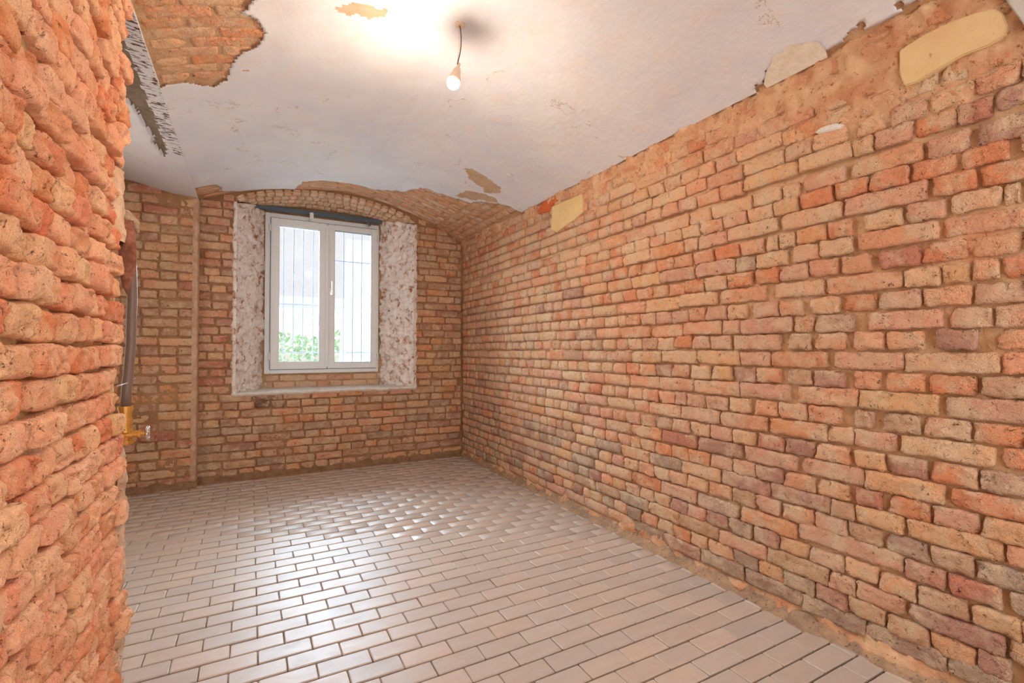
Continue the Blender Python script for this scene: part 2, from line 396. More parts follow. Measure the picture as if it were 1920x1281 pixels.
# ---------------------------------------------------------------- wall_right
CS = [.093, .164, .239, .312, .388, .468, .543, .614, .692, .766, .847, .923, 1.003, 1.078, 1.156, 1.236, 1.312, 1.39, 1.467, 1.549, 1.629, 1.703, 1.783, 1.857, 1.923, 2.017, 2.093, 2.17, 2.25, 2.33, 2.405]
SLAB = [(.74, 2.29), (.72, 2.335), (.7, 2.36)]
def smear_r(y, z):
    """how much the mortar covers the bricks: most near the vault"""
    a = (z - 2.02) / .25 - (y - 1.0) * .28 if y < 3.6 else (z - 2.2) / .25
    a = a + fr(y, z, 0, 2.5, 4) * .9
    b = max(0, fr(y, z, 4, 1.6, 3) - .35) * 1.2
    c = max(0, (.13 - z) / .08) * (.6 + fr(y, z, 7, 5, 2))
    return max(0, min(1.15, max(a, b, c)))
def f_right(y, z):
    sm = smear_r(y, z); d = .023 + .006 * fr(y, z, 1, 9, 4) + (.030 * fr(y, z, 21, 15, 5) + .010 * nz(y, z, 5, 55)) * max(0, sm - .25) + .004 * nz(y, z, 2, 40) - .023 * sm
    return (XR + d, y, z)
ys = lin(-1.2, .5, .1)[:-1] + lin(.5, 2.4, .0125)[:-1] + lin(2.4, 5.2, .025)
wall_right = tag(bed('wall_right', ys, lin(-.03, 2.47, .0125), f_right, None, M_MORTAR, flip=False), kind='structure')
wall_right.data.materials.append(M_RUBBLE)
for p in wall_right.data.polygons:
    if p.center.y > .3 and smear_r(p.center.y, p.center.z) > .45: p.material_index = 1
W = Wall(wall_right)
ROWS = "0:600,757,126,g;765,1012,108,g;1266,1539,93,g;1554,1803,94,g;1811,2061,89,m|1:600,678,171,m;686,807,155,y;813,939,153,k;947,1073,176,k;1080,1207,162,m;1215,1344,164,g;1352,1470,167,y;1477,1607,163,g;1615,1750,164,t;1765,1869,164,t;1875,1995,161,o|2:352,602,235,k;613,867,229,m;884,1045,239,p;1153,1418,239,k;1426,1684,230,p;1692,1942,246,k|3:573,691,309,y;702,840,304,k;848,963,306,y;971,1083,331,t;1090,1229,312,p;1237,1363,315,y;1372,1491,314,m;1508,1630,314,g;1641,1768,314,m;1776,1891,304,p|4:348,598,391,g;619,755,388,r;763,881,387,r;889,1274,421,p;1286,1559,390,c;1579,1826,381,g;1838,2088,392,p|5:559,679,455,g;687,803,467,k;811,942,463,g;956,1073,470,k;1081,1205,462,p;1213,1344,464,s;1361,1475,472,p;1482,1607,472,k;1615,1753,470,s;1768,1894,468,t|6:354,604,542,s;613,870,544,y;884,1045,542,y;1139,1400,547,m;1409,1668,543,m;1686,1936,543,t|7:542,662,612,y;672,792,612,p;803,931,614,o;954,1045,615,r;1070,1197,612,y;1205,1340,613,s;1348,1475,613,m;1483,1605,618,p;1613,1739,617,p;1747,1878,618,c|8:492,742,682,o;762,1009,684,y;1282,1537,689,p;1557,1809,695,m;1832,2082,692,r|9:545,665,767,m;673,798,765,o;811,934,765,m;942,1045,766,y;1066,1199,765,s;1207,1331,764,m;1340,1466,764,r;1482,1602,767,t;1610,1736,767,p;1745,1869,771,t;1881,2001,775,p|10:361,611,852,o;628,887,846,y;904,1045,844,p;1153,1404,844,c;1422,1678,842,s;1686,1936,849,p|11:559,682,923,o;690,817,924,s;829,948,925,k;977,1045,926,r;1097,1229,924,o;1237,1361,922,s;1369,1482,925,s;1508,1623,923,t;1636,1759,919,p;1771,1897,918,p|12:503,753,998,p;775,1025,1004,y;1311,1557,1004,p;1564,1838,1000,s;1847,2097,1002,s|13:538,658,1078,k;672,798,1078,o;813,934,1079,c;954,1045,1081,s;1083,1203,1074,m;1216,1323,1079,k;1352,1468,1081,s;1475,1592,1075,m;1610,1728,1083,y;1745,1863,1077,t;1881,2001,1083,s|14:358,608,1154,s;616,875,1153,t;1150,1396,1157,o;1404,1557,1155,p;1564,1826,1166,y;1832,2082,1168,t|15:501,621,1230,s;667,777,1235,m;813,930,1235,s;939,1045,1237,s;1077,1199,1236,s;1216,1311,1238,k;1355,1589,1237,p;1612,1734,1240,p;1742,1857,1246,p;1863,1983,1258,o|16:371,621,1307,p;629,740,1304,p;760,990,1311,p;1045,1197,1309,m;1205,1284,1312,o;1296,1552,1316,p;1559,1662,1318,p;1670,1920,1323,s|17:554,674,1382,p;682,813,1386,s;821,952,1389,p;966,1080,1393,o;1100,1216,1392,t;1251,1352,1388,s;1363,1487,1393,p;1525,1628,1393,t;1636,1762,1399,p;1771,1872,1400,s|18:350,600,1464,o;611,676,1470,s;684,757,1466,y;765,870,1463,t;878,1142,1469,s;1157,1378,1479,t;1425,1678,1481,s;1697,1947,1488,t|19:556,676,1539,s;690,813,1549,o;821,951,1547,r;981,1083,1540,s;1100,1218,1554,s;1226,1352,1550,p;1360,1470,1551,o;1491,1623,1548,o;1633,1762,1552,t;1776,1900,1555,o|20:502,752,1620,s;765,1022,1630,s;1045,1171,1628,t;1179,1288,1628,t;1315,1468,1619,t;1476,1579,1619,g;1587,1823,1632,p;1838,2088,1629,p|21:602,730,1713,t;745,862,1706,p;875,1000,1706,t;1045,1139,1703,o;1150,1272,1706,c;1282,1352,1701,s;1360,1413,1697,y;1431,1554,1701,s;1562,1695,1703,o;1717,1844,1702,s;1857,1977,1701,s|22:402,652,1771,o;665,780,1778,o;798,1070,1783,p;1083,1344,1783,t;1361,1623,1791,t;1631,1811,1786,p;1819,1906,1785,t|23:584,704,1849,o;718,843,1853,o;853,981,1858,o;987,1107,1865,o;1121,1251,1859,o;1266,1374,1858,y;1382,1510,1854,t;1520,1649,1867,p;1657,1794,1859,s;1802,1922,1864,y|24:406,656,1916,m;679,795,1920,p;811,1045,1939,s;1070,1241,1944,p;1262,1331,1915,t;1339,1475,1925,t;1487,1717,1925,t;1725,1860,1924,t;1872,2122,1928,t|25:493,613,2023,m;621,709,2001,r;1045,1255,2029,t;1263,1530,2028,y;1538,1668,2001,s;1676,1817,2013,s;1825,1945,2016,p|26:663,787,2079,t;795,910,2081,p;927,1028,2095,t;1063,1197,2098,t;1205,1321,2098,p;1329,1527,2095,t;1539,1750,2092,s;1759,1891,2111,s|27:1336,1569,2198,t;1809,1929,2167,y|28:1584,1773,2248,s;1781,2031,2251,s"
def put_r(a, b, z, col, i):
    L = b - a
    if L < .03: return
    k = 'stretcher' if L > .17 else 'header'
    if a > 2.3: k = {'stretcher': 'far_s', 'header': 'far_h'}[k]
    out = rnd.gauss(0, .0030)
    W.add(k, place(XR - .004 + out + (.006 * smear_r((a + b) / 2, z)), (a + b) / 2, z, R(90)), L + .003, (.0695 + rnd.uniform(-.003, .002)), col)
traced = {}
for row in ROWS.split('|'):
    i, rest = row.split(':'); i = int(i); traced[i] = []
    for e in rest.split(';'):
        a, b, z, c = e.split(','); traced[i].append((int(a) / 1000, int(b) / 1000, int(z) / 1000, c))
for i, zc_ in enumerate(CS):
    full = .247 if i % 2 == 0 else .119
    got = traced.get(i, [])
    for a, b, z, c in got: put_r(a + .002, b - .002, zc_ * .6 + z * .4, tint(c, .05), i)
    spans = []; cur = .30
    for a, b, *_ in sorted(got):
        if a - cur > .06: spans.append((cur, a))
        cur = max(cur, b)
    spans.append((cur, 5.13))
    for a, b in spans:
        y = a + .006
        while y < b - .03:
            L = full * rnd.uniform(.95, 1.03) if rnd.random() < .93 else (.12 if i % 2 == 0 else .07)
            L = min(L, b - y - .004)
            grey = zc_ < .55
            c = rnd.choice('ggmpktsg' if grey and rnd.random() < .6 else 'sssppptttyyocmk')
            if zc_ > 1.7: c = rnd.choice('sstttyocp')
            put_r(y, y + L, zc_ + rnd.gauss(0, .0012), tint(c), i)
            y += L + rnd.uniform(.008, .014)
W.build()
def prism(name, pts, x0, x1, mat, parent, bev=.004):
    bm = bmesh.new(); a = [bm.verts.new((x0, y, z)) for y, z in pts]; f = bm.faces.new(a)
    r = bmesh.ops.extrude_face_region(bm, geom=[f]); vs = [v for v in r['geom'] if isinstance(v, bmesh.types.BMVert)]
    for v in vs: v.co.x = x1
    bmesh.ops.recalc_face_normals(bm, faces=bm.faces)
    bmesh.ops.bevel(bm, geom=[e for e in bm.edges], offset=bev, segments=2, affect='EDGES')
    return bm_obj(name, bm, mat, parent, False)
prism('stone_slab', [(0.869, 2.324), (0.795, 2.340), (0.724, 2.342), (0.657, 2.333), (0.607, 2.319), (0.587, 2.289), (0.576, 2.241), (0.587, 2.212), (0.625, 2.202), (0.686, 2.206), (0.744, 2.196), (0.821, 2.177), (0.856, 2.181), (0.870, 2.237)], XR + .03, XR - .018, M_STONE, wall_right)['label'] = 'smooth yellow stone slab'
prism('filler_patch', [(3.239, 2.359), (3.066, 2.356), (2.841, 2.349), (2.829, 2.212), (2.928, 2.180), (3.053, 2.160), (3.178, 2.138), (3.263, 2.182), (3.247, 2.266)], XR + .03, XR - .010, M_PALE, wall_right)
prism('panel', [(.655, 2.55), (.60, 2.385), (.555, 2.265), (.50, 2.12), (.30, 2.12), (.30, 2.55)], XR + .03, XR - .030, M_PANEL, wall_right, .003)['label'] = 'smooth grey board'  # plaster panel in the wall's near top corner
prism('plaster_smear', [(1.186, 2.145), (1.149, 2.153), (1.104, 2.148), (1.067, 2.129), (1.075, 2.116), (1.117, 2.122), (1.169, 2.129)], XR + .02, XR - .009, M_SILL, wall_right)
prism('brick_shard', [(3.477, 2.385), (3.359, 2.449), (3.177, 2.437), (3.140, 2.392), (3.247, 2.370), (3.263, 2.330), (3.460, 2.353)], XR + .02, XR - .006, mat_rough('raw_orange_brick', (214, 112, 60), (200, 96, 52), 14, 60, .01), wall_right)

# ---------------------------------------------------------------- wall_back with the window opening
OX0, OX1, OZ0 = -.13, 1.585, .80
def arch(x): 
    t = (x - OX0) / (OX1 - OX0); return 2.58 + .185 * (4 * t * (1 - t)) ** .75 if 0 < t < 1 else 2.58
def f_back(x, z): return (x, YB + .016 + .006 * fr(x, z, 3, 9, 4) + .003 * nz(x, z, 2, 40) - .012 * max(0, min(1, fr(x, z, 9, 2.2, 4) * 1.3 + .2)), z)
xs = lin(-.5, 2.17, .0178)
wall_back = tag(bed('wall_back', xs, lin(-.03, 2.86, .0178), f_back, lambda x, z: not (OX0 - .005 < x < OX1 + .005 and OZ0 - .01 < z < arch(x) + .005) and z < zc(max(-.42, x)) + .04, M_MORTAR_B, flip=False), kind='structure')
W = Wall(wall_back)
z = .06; k = 0
while z < 2.80:
    full = .25 if k % 2 else .122
    x = -.415 + rnd.uniform(-.1, 0)
    while x < 2.14:
        L = full * rnd.uniform(.94, 1.05) if rnd.random() < .8 else rnd.choice((.12, .25, .18))
        a, b = max(x, -.415), min(x + L, 2.14)
        # keep clear of the opening
        segs = [(a, b)]
        if OZ0 - .03 < z < 2.80:
            zz = z
            blk = [q for q in np.arange(OX0, OX1, .02) if arch(q) + .02 > zz - .03]
            if blk and zz > OZ0 - .03:
                lo, hi = min(blk), max(blk)
                segs = [(a, min(b, lo - .012)), (max(a, hi + .03), b)]
        for a2, b2 in segs:
            if b2 - a2 > .035 and z < zc((a2 + b2) / 2) + .0:
                low = z < .75; dk = 1.0
                c = rnd.choice('kkmsptyck' if not low else 'kkgmsckyp')
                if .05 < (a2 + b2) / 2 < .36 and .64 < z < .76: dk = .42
                if z > .8 and a2 < 0: c = rnd.choice('ppmsrpt')
                W.add('stretcher' if b2 - a2 > .17 else 'header', place((a2 + b2) / 2, YB - rnd.uniform(-.003, .007), z + rnd.gauss(0, .003), R(180), .7, .8), b2 - a2, .064 + rnd.uniform(-.004, .004), tint(c, .08, 1.0 * dk))
        x += L + rnd.uniform(.009, .016)
    z += .0775; k += 1
W.build()

# back wall of the recess on the left, a hand's breadth in front
def f_rec(x, z): return (x, YP + .014 + .006 * fr(x, z, 5, 9, 4) - .014 * max(0, min(1, fr(x, z, 19, 2.2, 4) * 1.3 + .25)), z)
wall_recess = tag(bed('wall_recess', lin(-1.5, -.42, .018), lin(-.03, 2.74, .018), f_rec, lambda x, z: z < zrec(x) + .02, M_MORTAR_B), kind='structure')
W = Wall(wall_recess); z = .05; k = 0
while z < 2.6:
    full = .25 if k % 2 else .122; x = -.43
    while x > -1.25:
        L = full * rnd.uniform(.94, 1.05) if k % 4 != 1 or x < -.5 else .12
        if z < zrec(x - L / 2) - .02:
            c = rnd.choice('kkmsptyckr')
            W.add('stretcher' if L > .17 else 'header', place(x - L / 2, YP - rnd.uniform(-.004, .007), z + rnd.gauss(0, .003), R(180), .7, .8), L, .067 + rnd.uniform(-.004, .004), tint(c, .08, 1.0))
        x -= L + rnd.uniform(.009, .016)
    z += .0815; k += 1
W.build()
# plastered arris between the recess wall and the back wall
V = []; F = []; n = 90
for i in range(n + 1):
    z = 0.0 + 2.54 * i / n; j = .005 * fr(z, 0, 0, 14, 3)
    V += [(-.455, YP - .002 + j, z), (-.424 + j, YP - .010 + j, z), (-.412 + j, YP - .004, z), (-.408 + j, YP + .10, z)]
    if i:
        for q in range(3): a = (i - 1) * 4 + q; F.append((a, a + 1, a + 5, a + 4))
mesh_obj('arris_strip', V, F, mat_rough('arris_mortar', (206, 172, 146), (186, 146, 116), 14, 50, .01), wall_recess, True)
# outer left wall of the recess (mostly hidden by the pier), added to close it off for light
wall_recess_left = tag(bed('wall_recess_left', lin(YPIER - .3, YP + .03, .05), lin(-.03, 2.8, .05), lambda y, z: (-1.45 + .01 * fr(y, z, 1, 6, 3), y, z), None, M_MORTAR_B, flip=True), kind='structure')

# ---------------------------------------------------------------- wall_left: the pier of eroded bricks
def f_left(y, z):
    return (XL - .036 + .010 * fr(y, z, 11, 12, 4) + .008 * nz(y, z, 12, 45), y, z)
yl = lin(-1.2, .8, .1)[:-1] + lin(.8, YPIER - .01, .0125)
wall_left = bed('wall_left', yl, lin(-.03, 2.62, .0125), f_left, None, M_MORTAR_L, flip=True)
tag(wall_left, kind='structure')
bed('pier_end', lin(-1.45, XL - .030, .03), lin(-.03, 2.66, .03), lambda x, z: (x, YPIER - .040 + .008 * fr(x, z, 8, 9, 3), z), None, M_MORTAR_L, wall_left, flip=True)
W = Wall(wall_left, far_mat=mat_brick('eroded_brick_far', True, pit=(120, 42, 26), smear=(236, 196, 150)))
for k in range(-13, 21):
    z = 1.025 + .077 * k
    y = YPIER + rnd.uniform(-.012, .006)
    while y > .82:
        L = rnd.uniform(.105, .15)
        if y < 1.05: pass
        chase = .88 < z < 1.62 and y > YPIER - .05
        if chase and z < 1.58: y = YPIER - .055 + rnd.uniform(-.012, .01)
        if 1.56 < z < 1.80 and y > YPIER - .1: y = YPIER - .14 - .3 * (z - 1.56) * 0 + rnd.uniform(-.03, .02)
        c = rnd.choice('LLLLPPOOY')
        col = {'L': (240, 178, 138), 'P': (232, 158, 122), 'O': (228, 146, 104), 'Y': (236, 182, 138)}[c]
        cc = tuple(v * rnd.uniform(.93, 1.05) for v in s2l(col)) + (1,)
        W.add('raw', place(XL + rnd.gauss(0, .008), y - L / 2, z + rnd.gauss(0, .003), R(-90), 3.0, 2.0), L - .007, .067 + rnd.uniform(-.004, .005), cc, sy=rnd.uniform(.85, 1.25))
        y -= L - .001
W.build()
# smooth render left on the pier's corner above the pipe
def ragged(name, pts, n, f, mat, parent): return None
V = []; F = []; nu, nv = 9, 26
for j in range(nv + 1):
    z = 1.57 + .24 * j / nv
    wd = .17 + .03 * nz(z, 0, 0, 14)
    for i in range(nu + 1):
        u = i / nu
        yy = YPIER - .004 - wd * (1 - u) ; xx = XL + .004 - .02 * (u > .93) - .02 * (u < .08) - .012 * (1 - math.sin(math.pi * min(1, u * 1.1 + .05))) + .010 * fr(yy, z, 3, 14, 4)
        V.append((xx, yy, z))
for j in range(nv):
    for i in range(nu): a = j * (nu + 1) + i; F.append((a, a + nu + 1, a + nu + 2, a + 1))
mesh_obj('corner_render', V, F, M_RENDERP, wall_left, True)
# white smear of plaster below the valve down to the floor
V = []; F = []; nu, nv = 6, 60
for j in range(nv + 1):
    z = .02 + .86 * j / nv; wd = .05 + .03 * (1 - j / nv) + .02 * nz(z, 2, 0, 9)
    for i in range(nu + 1):
        u = i / nu; yy = YPIER - .006 - wd * (1 - u)
        V.append((XL + .006 + .014 * fr(yy, z, 6, 18, 3) - .02 * (u > .9) - .02 * (u < .1), yy, z))
for j in range(nv):
    for i in range(nu): a = j * (nu + 1) + i; F.append((a, a + nu + 1, a + nu + 2, a + 1))
mesh_obj('plaster_strip', V, F, mat_rough('dirty_white_plaster', (226, 196, 168), (190, 150, 118), 18, 50, .014, c2=(150, 110, 84), c2pos=.6), wall_left, True)

tag(bed('wall_light_block', lin(-1.5, 2.2, .1), lin(-.03, 2.9, .1), lambda x, z: (x, -1.25 + .004 * fr(x, z, 0, 4, 3), z), None, M_SILL, flip=True), kind='structure')  # unseen plain wall added behind the camera to shut out sky light
# ---------------------------------------------------------------- ceiling: brick vault under plaster
ceiling = tag(bed('ceiling', PX[:1] + lin(-.40, 2.26, .06), lin(-1.25, YB + .06, .06), lambda x, y: (x, y, zc(x) + .013 + .004 * fr(x, y, 0, 8, 3)), None, M_MORTAR, flip=True), kind='structure')
TL = [(-.43, 1.9), (.02, 1.9), (.015, 2.296), (-.042, 2.398), (.006, 2.429), (.045, 2.535), (.031, 2.641), (-.03, 2.71), (-.082, 2.787), (-.103, 2.873), (-.124, 2.999), (-.19, 3.075), (-.281, 3.007), (-.36, 2.99), (-.43, 3.03)]
FAR = [(-.43, 4.78), (-.29, 4.77), (-.233, 4.857), (-.235, 4.995), (-.11, 5.1), (.2, 5.09), (.358, 5.10), (.393, 4.979), (.427, 4.84), (.6, 4.79), (.755, 4.809), (1.059, 4.815), (1.2, 4.70), (1.315, 4.584), (1.38, 4.4), (1.43, 4.305), (1.50, 4.31), (1.581, 4.266), (1.72, 4.21), (1.809, 4.162), (1.87, 3.994), (1.95, 3.90), (2.023, 3.811), (2.1, 3.77), (2.16, 3.74), (2.16, 5.3), (-.43, 5.3)]
TAN1 = [(.336, 2.275), (.38, 2.235), (.438, 2.23), (.50, 2.235), (.559, 2.224), (.563, 2.264), (.53, 2.30), (.482, 2.327), (.42, 2.30), (.396, 2.325), (.35, 2.31)]
TAN2 = [(1.522, 3.612), (1.58, 3.56), (1.639, 3.554), (1.75, 3.57), (1.854, 3.608), (1.895, 3.668), (1.85, 3.78), (1.796, 3.837), (1.758, 3.755), (1.69, 3.76), (1.619, 3.725)]
TAN3 = [(.62, 2.02), (.75, 1.98), (.80, 2.05), (.70, 2.09)]
TAN4 = [(1.70, 3.95), (1.80, 3.86), (1.92, 3.80), (1.96, 3.86), (1.84, 3.99), (1.78, 4.10), (1.66, 4.18)]
xs = lin(-.42, 2.138, .0125); yv = lin(-1.2, .5, .05)[:-1] + lin(.5, YB, .0125)
X, Y = np.meshgrid(np.array(xs), np.array(yv))
wx = np.array([[fr(x, y, 0, 16, 3) for x in xs] for y in yv]) * .014
wy = np.array([[fr(x, y, 5, 16, 3) for x in xs] for y in yv]) * .014
cx = (X[:-1, :-1] + X[1:, 1:]) / 2 + wx[:-1, :-1]; cy = (Y[:-1, :-1] + Y[1:, 1:]) / 2 + wy[:-1, :-1]
edge_r = 2.60 - .49 * (cy < 1.45) - 3.0 * np.maximum(wx[:-1, :-1], 0) - .9 * np.abs(wy[:-1, :-1])
hole = inpoly(cx, cy, TL) | inpoly(cx, cy, FAR) | (cx > edge_r)
tan_ = inpoly(cx, cy, TAN1) | inpoly(cx, cy, TAN2) | inpoly(cx, cy, TAN3) | inpoly(cx, cy, TAN4)
jx = np.array([[nz(x, y, 1, 61) for x in xs] for y in yv]) * .006; jy = np.array([[nz(x, y, 2, 61) for x in xs] for y in yv]) * .006
jx[:, 0] = 0; jy *= 1.0
zz = np.interp(X, PX, PZ) + np.array([[fr(x, y, 7, 3, 3) for x in xs] for y in yv]) * .005
V = np.stack([X + jx, Y + jy, zz], -1).reshape(-1, 3).tolist(); nu = len(xs); F = []; mi = []
up = {}
def upv(i):
    if i not in up: up[i] = len(V); v = V[i]; V.append((v[0] + .002, v[1], v[2] + .020))
    return up[i]
nJ, nI = hole.shape
for j in range(nJ):
    for i in range(nI):
        if hole[j, i]: continue
        a = j * nu + i; F.append((a, a + nu, a + nu + 1, a + 1)); mi.append(1 if tan_[j, i] else 0)
        for dj, di, e in ((-1, 0, (a, a + 1)), (1, 0, (a + nu + 1, a + nu)), (0, -1, (a + nu, a)), (0, 1, (a + 1, a + nu + 1))):
            jj, ii = j + dj, i + di
            if 0 <= jj < nJ and 0 <= ii < nI and hole[jj, ii]:
                F.append((e[0], e[1], upv(e[1]), upv(e[0]))); mi.append(2)
# sunken tan spots: lift their vertices a little
pl = mesh_obj('plaster_coat', V, F, [M_CEIL, M_TANPL, mat_rough('plaster_edge', (190, 150, 116), (150, 110, 80), 30, 90, .004)], ceiling, True)
pl.data.polygons.foreach_set('material_index', mi)
W = Wall(ceiling, limit=300)
def vault_mat(x, y, rz_jit=.6):
    dx = .01; s = (zc(x + dx) - zc(x - dx)) / (2 * dx); t = Vector((1, 0, s)).normalized(); n = Vector((s, 0, -1)).normalized()
    # local x -> along the arc (t), local y -> down (n), local z -> x cross y
    zl = t.cross(n)
    M = Matrix(((t.x, n.x, zl.x, x), (t.y, n.y, zl.y, y), (t.z, n.z, zl.z, zc(x) + .006), (0, 0, 0, 1)))
    return M @ Matrix.Rotation(R(rnd.gauss(0, rz_jit)), 4, 'Y') @ Matrix.Rotation(R(rnd.gauss(0, .8)), 4, 'X')
y = 2.18; k = 0
while y < 3.12:
    x = -.40 + (.0 if k % 2 else -.12)
    while x < .15:
        L = .25 * rnd.uniform(.95, 1.03); a = max(x, -.41); b = x + L
        if inpoly(np.array([(a + b) / 2 - .06]), np.array([y]), TL)[0] or inpoly(np.array([a + .03]), np.array([y]), TL)[0]:
            W.add('stretcher' if b - a > .15 else 'header', vault_mat((a + b) / 2, y), b - a, .070, tint(rnd.choice('stsctt'), .05, 1.12))
        x += L + .006
    y += .078; k += 1
y = 3.80; k = 0
while y < YB:
    x = -.40 + (.0 if k % 2 else -.12)
    while x < 1.80:
        L = .25 * rnd.uniform(.95, 1.03); a = max(x, -.41); b = min(x + L, 1.83)
        if inpoly(np.array([b - .04]), np.array([y + .03]), FAR)[0] or inpoly(np.array([a + .04]), np.array([y + .03]), FAR)[0]:
            if b - a > .04: W.add('far_s' if b - a > .15 else 'far_h', vault_mat((a + b) / 2, y), b - a, .070, tint(rnd.choice('tttwpts'), .06, 1.12))
        x += L + .006
    y += .0765; k += 1
for q, x in enumerate((1.875, 1.95, 2.02, 2.09)):
    y = 3.80 + (.05 if q % 2 else 0)
    while y < YB - .02:
        M = vault_mat(x, y) @ Matrix.Rotation(R(90), 4, 'Y')
        W.add('far_h', M, .112, .068, tint(rnd.choice('ttspsw'), .06, 1.02)); y += .122
W.build()
bm = bmesh.new(); add_box(bm, -1.62, 2.45, -1.32, 5.8, 2.96, 3.1); add_box(bm, 2.27, 2.45, -1.32, 5.8, -.03, 2.96); add_box(bm, -1.62, -1.50, -1.32, 5.8, -.03, 2.96); bm_obj('sun_block_shell', bm, M_MORTAR, ceiling)  # unseen boxes added so no sunlight leaks in along the wall tops
# small hook and a paint blister on the vault
bm = bmesh.new(); tube(bm, [(1.771, 3.318, zc(1.771)), (1.771, 3.318, zc(1.771) - .02), (1.785, 3.30, zc(1.771) - .035), (1.80, 3.30, zc(1.771) - .028)], .006, 6)
bm_obj('plaster_curl', bm, M_SILL, ceiling, True)
# scraped filler at the edge of the vault
V = []; F = []
for j in range(11):
    for i in range(15):
        t = i / 14; y = 1.12 + .27 * t; wd = .125 * math.sin(math.pi * min(1, t * .8 + .16)) ** .7 * (1 + .18 * nz(t * 9, 0, 3)); x = 2.138 - wd * (1 - j / 10)
        V.append((x, y + .02 * nz(x, y, 0, 20), zc(x) - .004 - .006 * abs(nz(y, 0, 0, 60)) * (j < 10)))
for j in range(10):
    for i in range(14): a = j * 15 + i; F.append((a, a + 1, a + 16, a + 15))
mesh_obj('filler_patch', V, F, mat_rough('cream_filler', (244, 232, 214), (228, 210, 186), 20, 80, .006), ceiling, True)

# recess ceiling (left of the fold)
STR = [(-.415, 2.0), (-.515, 2.0), (-.508, 3.0), (-.512, 3.4), (-.512, 3.7), (-.475, 3.85), (-.47, 4.02), (-.415, 4.0)]
GRY = [(-.50, 2.0), (-.66, 2.0), (-.62, 2.9), (-.60, 3.3), (-.575, 3.4), (-.57, 3.6), (-.552, 3.75), (-.565, 3.9), (-.54, 4.13), (-.505, 3.95), (-.50, 3.4)]
xr = lin(-1.45, -.42, .0125); yr = lin(YPIER - .05, YP + .04, .0125)
X, Y = np.meshgrid(np.array(xr), np.array(yr)); w = np.array([[fr(x, y, 3, 20, 3) for x in xr] for y in yr]) * .012
cx = (X[:-1, :-1] + X[1:, 1:]) / 2 + w[:-1, :-1]; cy = (Y[:-1, :-1] + Y[1:, 1:]) / 2 + w[:-1, :-1]
g = inpoly(cx, cy, GRY); st_ = inpoly(cx, cy, STR)
zz = np.array([[zrec(x) for x in xr] for y in yr])
gv = np.zeros(X.shape); gv[:-1, :-1] = np.maximum(gv[:-1, :-1], g); 
zz = zz + gv * .014 + w * .4 * (np.abs(gv) > 0)
V = np.stack([X, Y, zz], -1).reshape(-1, 3); F = []; mi = []; nu = len(xr)
for j in range(len(yr) - 1):
    for i in range(nu - 1):
        a = j * nu + i; F.append((a, a + nu, a + nu + 1, a + 1)); mi.append(1 if g[j, i] else 2 if st_[j, i] else 0)
ceiling_recess = tag(mesh_obj('ceiling_recess', V, F, [M_CEIL, M_GREYM, M_FLAKY], None, True), kind='structure')
ceiling_recess.data.polygons.foreach_set('material_index', mi)
# the vault's outer edge, closing the gap above the recess ceiling
mesh_obj('fold_edge', [(-.42, YPIER - .3, 2.55), (-.42, YB, 2.55), (-.42, YB, 2.59), (-.42, YPIER - .3, 2.59)], [(0, 1, 2, 3)], M_CEIL, ceiling_recess)

# ---------------------------------------------------------------- floor
def f_floor(x, y): return (x, y, -.013 + .0025 * fr(x, y, 0, 14, 3))
floor = tag(bed('floor', lin(-1.5, 2.2, .03), lin(-1.25, 5.2, .03), f_floor, None, M_DUST), kind='structure')
def paver_mesh(seed):
    r = random.Random(seed); bm = bmesh.new(); L, H = .192, .088
    o = [(-L / 2, -H / 2), (L / 2, -H / 2), (L / 2, H / 2), (-L / 2, H / 2)]
    def ring(ins, y):
        pts = []
        for k, (x, z) in enumerate(o):
            sx, sz = math.copysign(1, x), math.copysign(1, z); x -= sx * ins; z -= sz * ins
            c = .004
            a, b = (x - sx * c, z), (x, z - sz * c)
            if k % 2 == 0: a, b = b, a
            pts += [a, b]
        return [bm.verts.new((x + r.uniform(-.0008, .0008), y, z + r.uniform(-.0008, .0008))) for x, z in pts]
    r0 = ring(0, -.03); r1 = ring(0, -.003); r2 = ring(.0035, 0)
    for A, B in ((r0, r1), (r1, r2)):
        for k in range(8): bm.faces.new((A[k], A[(k + 1) % 8], B[(k + 1) % 8], B[k]))
    c = bm.verts.new((0, .0004 * r.uniform(-1, 1), 0))
    for k in range(8): bm.faces.new((r2[k], r2[(k + 1) % 8], c))
    bmesh.ops.recalc_face_normals(bm, faces=bm.faces)
    me = bpy.data.meshes.new('paver'); bm.to_mesh(me); bm.free(); me.materials.append(M_PAVER); return me
PV = [paver_mesh(k) for k in range(8)]
W = Wall(floor, 'paver', M_PAVER_T)
PC = [(194, 177, 163), (190, 174, 161), (196, 176, 160), (190, 175, 163)]
y = 2.188 - .0968 * 16; k = 0
while y < 5.12:
    x = -.06 - .195 * 8 + (.0975 if k % 2 else 0)
    while x < 2.14:
        a, b = max(x, -1.44), min(x + .1925, 2.125)
        yc = y + .0484
        hid = (b < XL + .02 and yc < YPIER)
        if b - a > .03 and not hid:
            pc = s2l(rnd.choice(PC)); j = rnd.uniform(.95, 1.04)
            M = Matrix.Translation(((a + b) / 2, yc, rnd.gauss(0, .0008))) @ Matrix.Rotation(R(90), 4, 'X') @ Matrix.Rotation(R(rnd.gauss(0, .2)), 4, 'Y') @ Matrix.Rotation(R(rnd.gauss(0, .06)), 4, 'X')
            W.add('', M, b - a, .0885, tuple(v * j for v in pc) + (1,), mesh=rnd.choice(PV), nom=(.192, .088))
        x += .195
    y += .0968; k += 1
W.build()
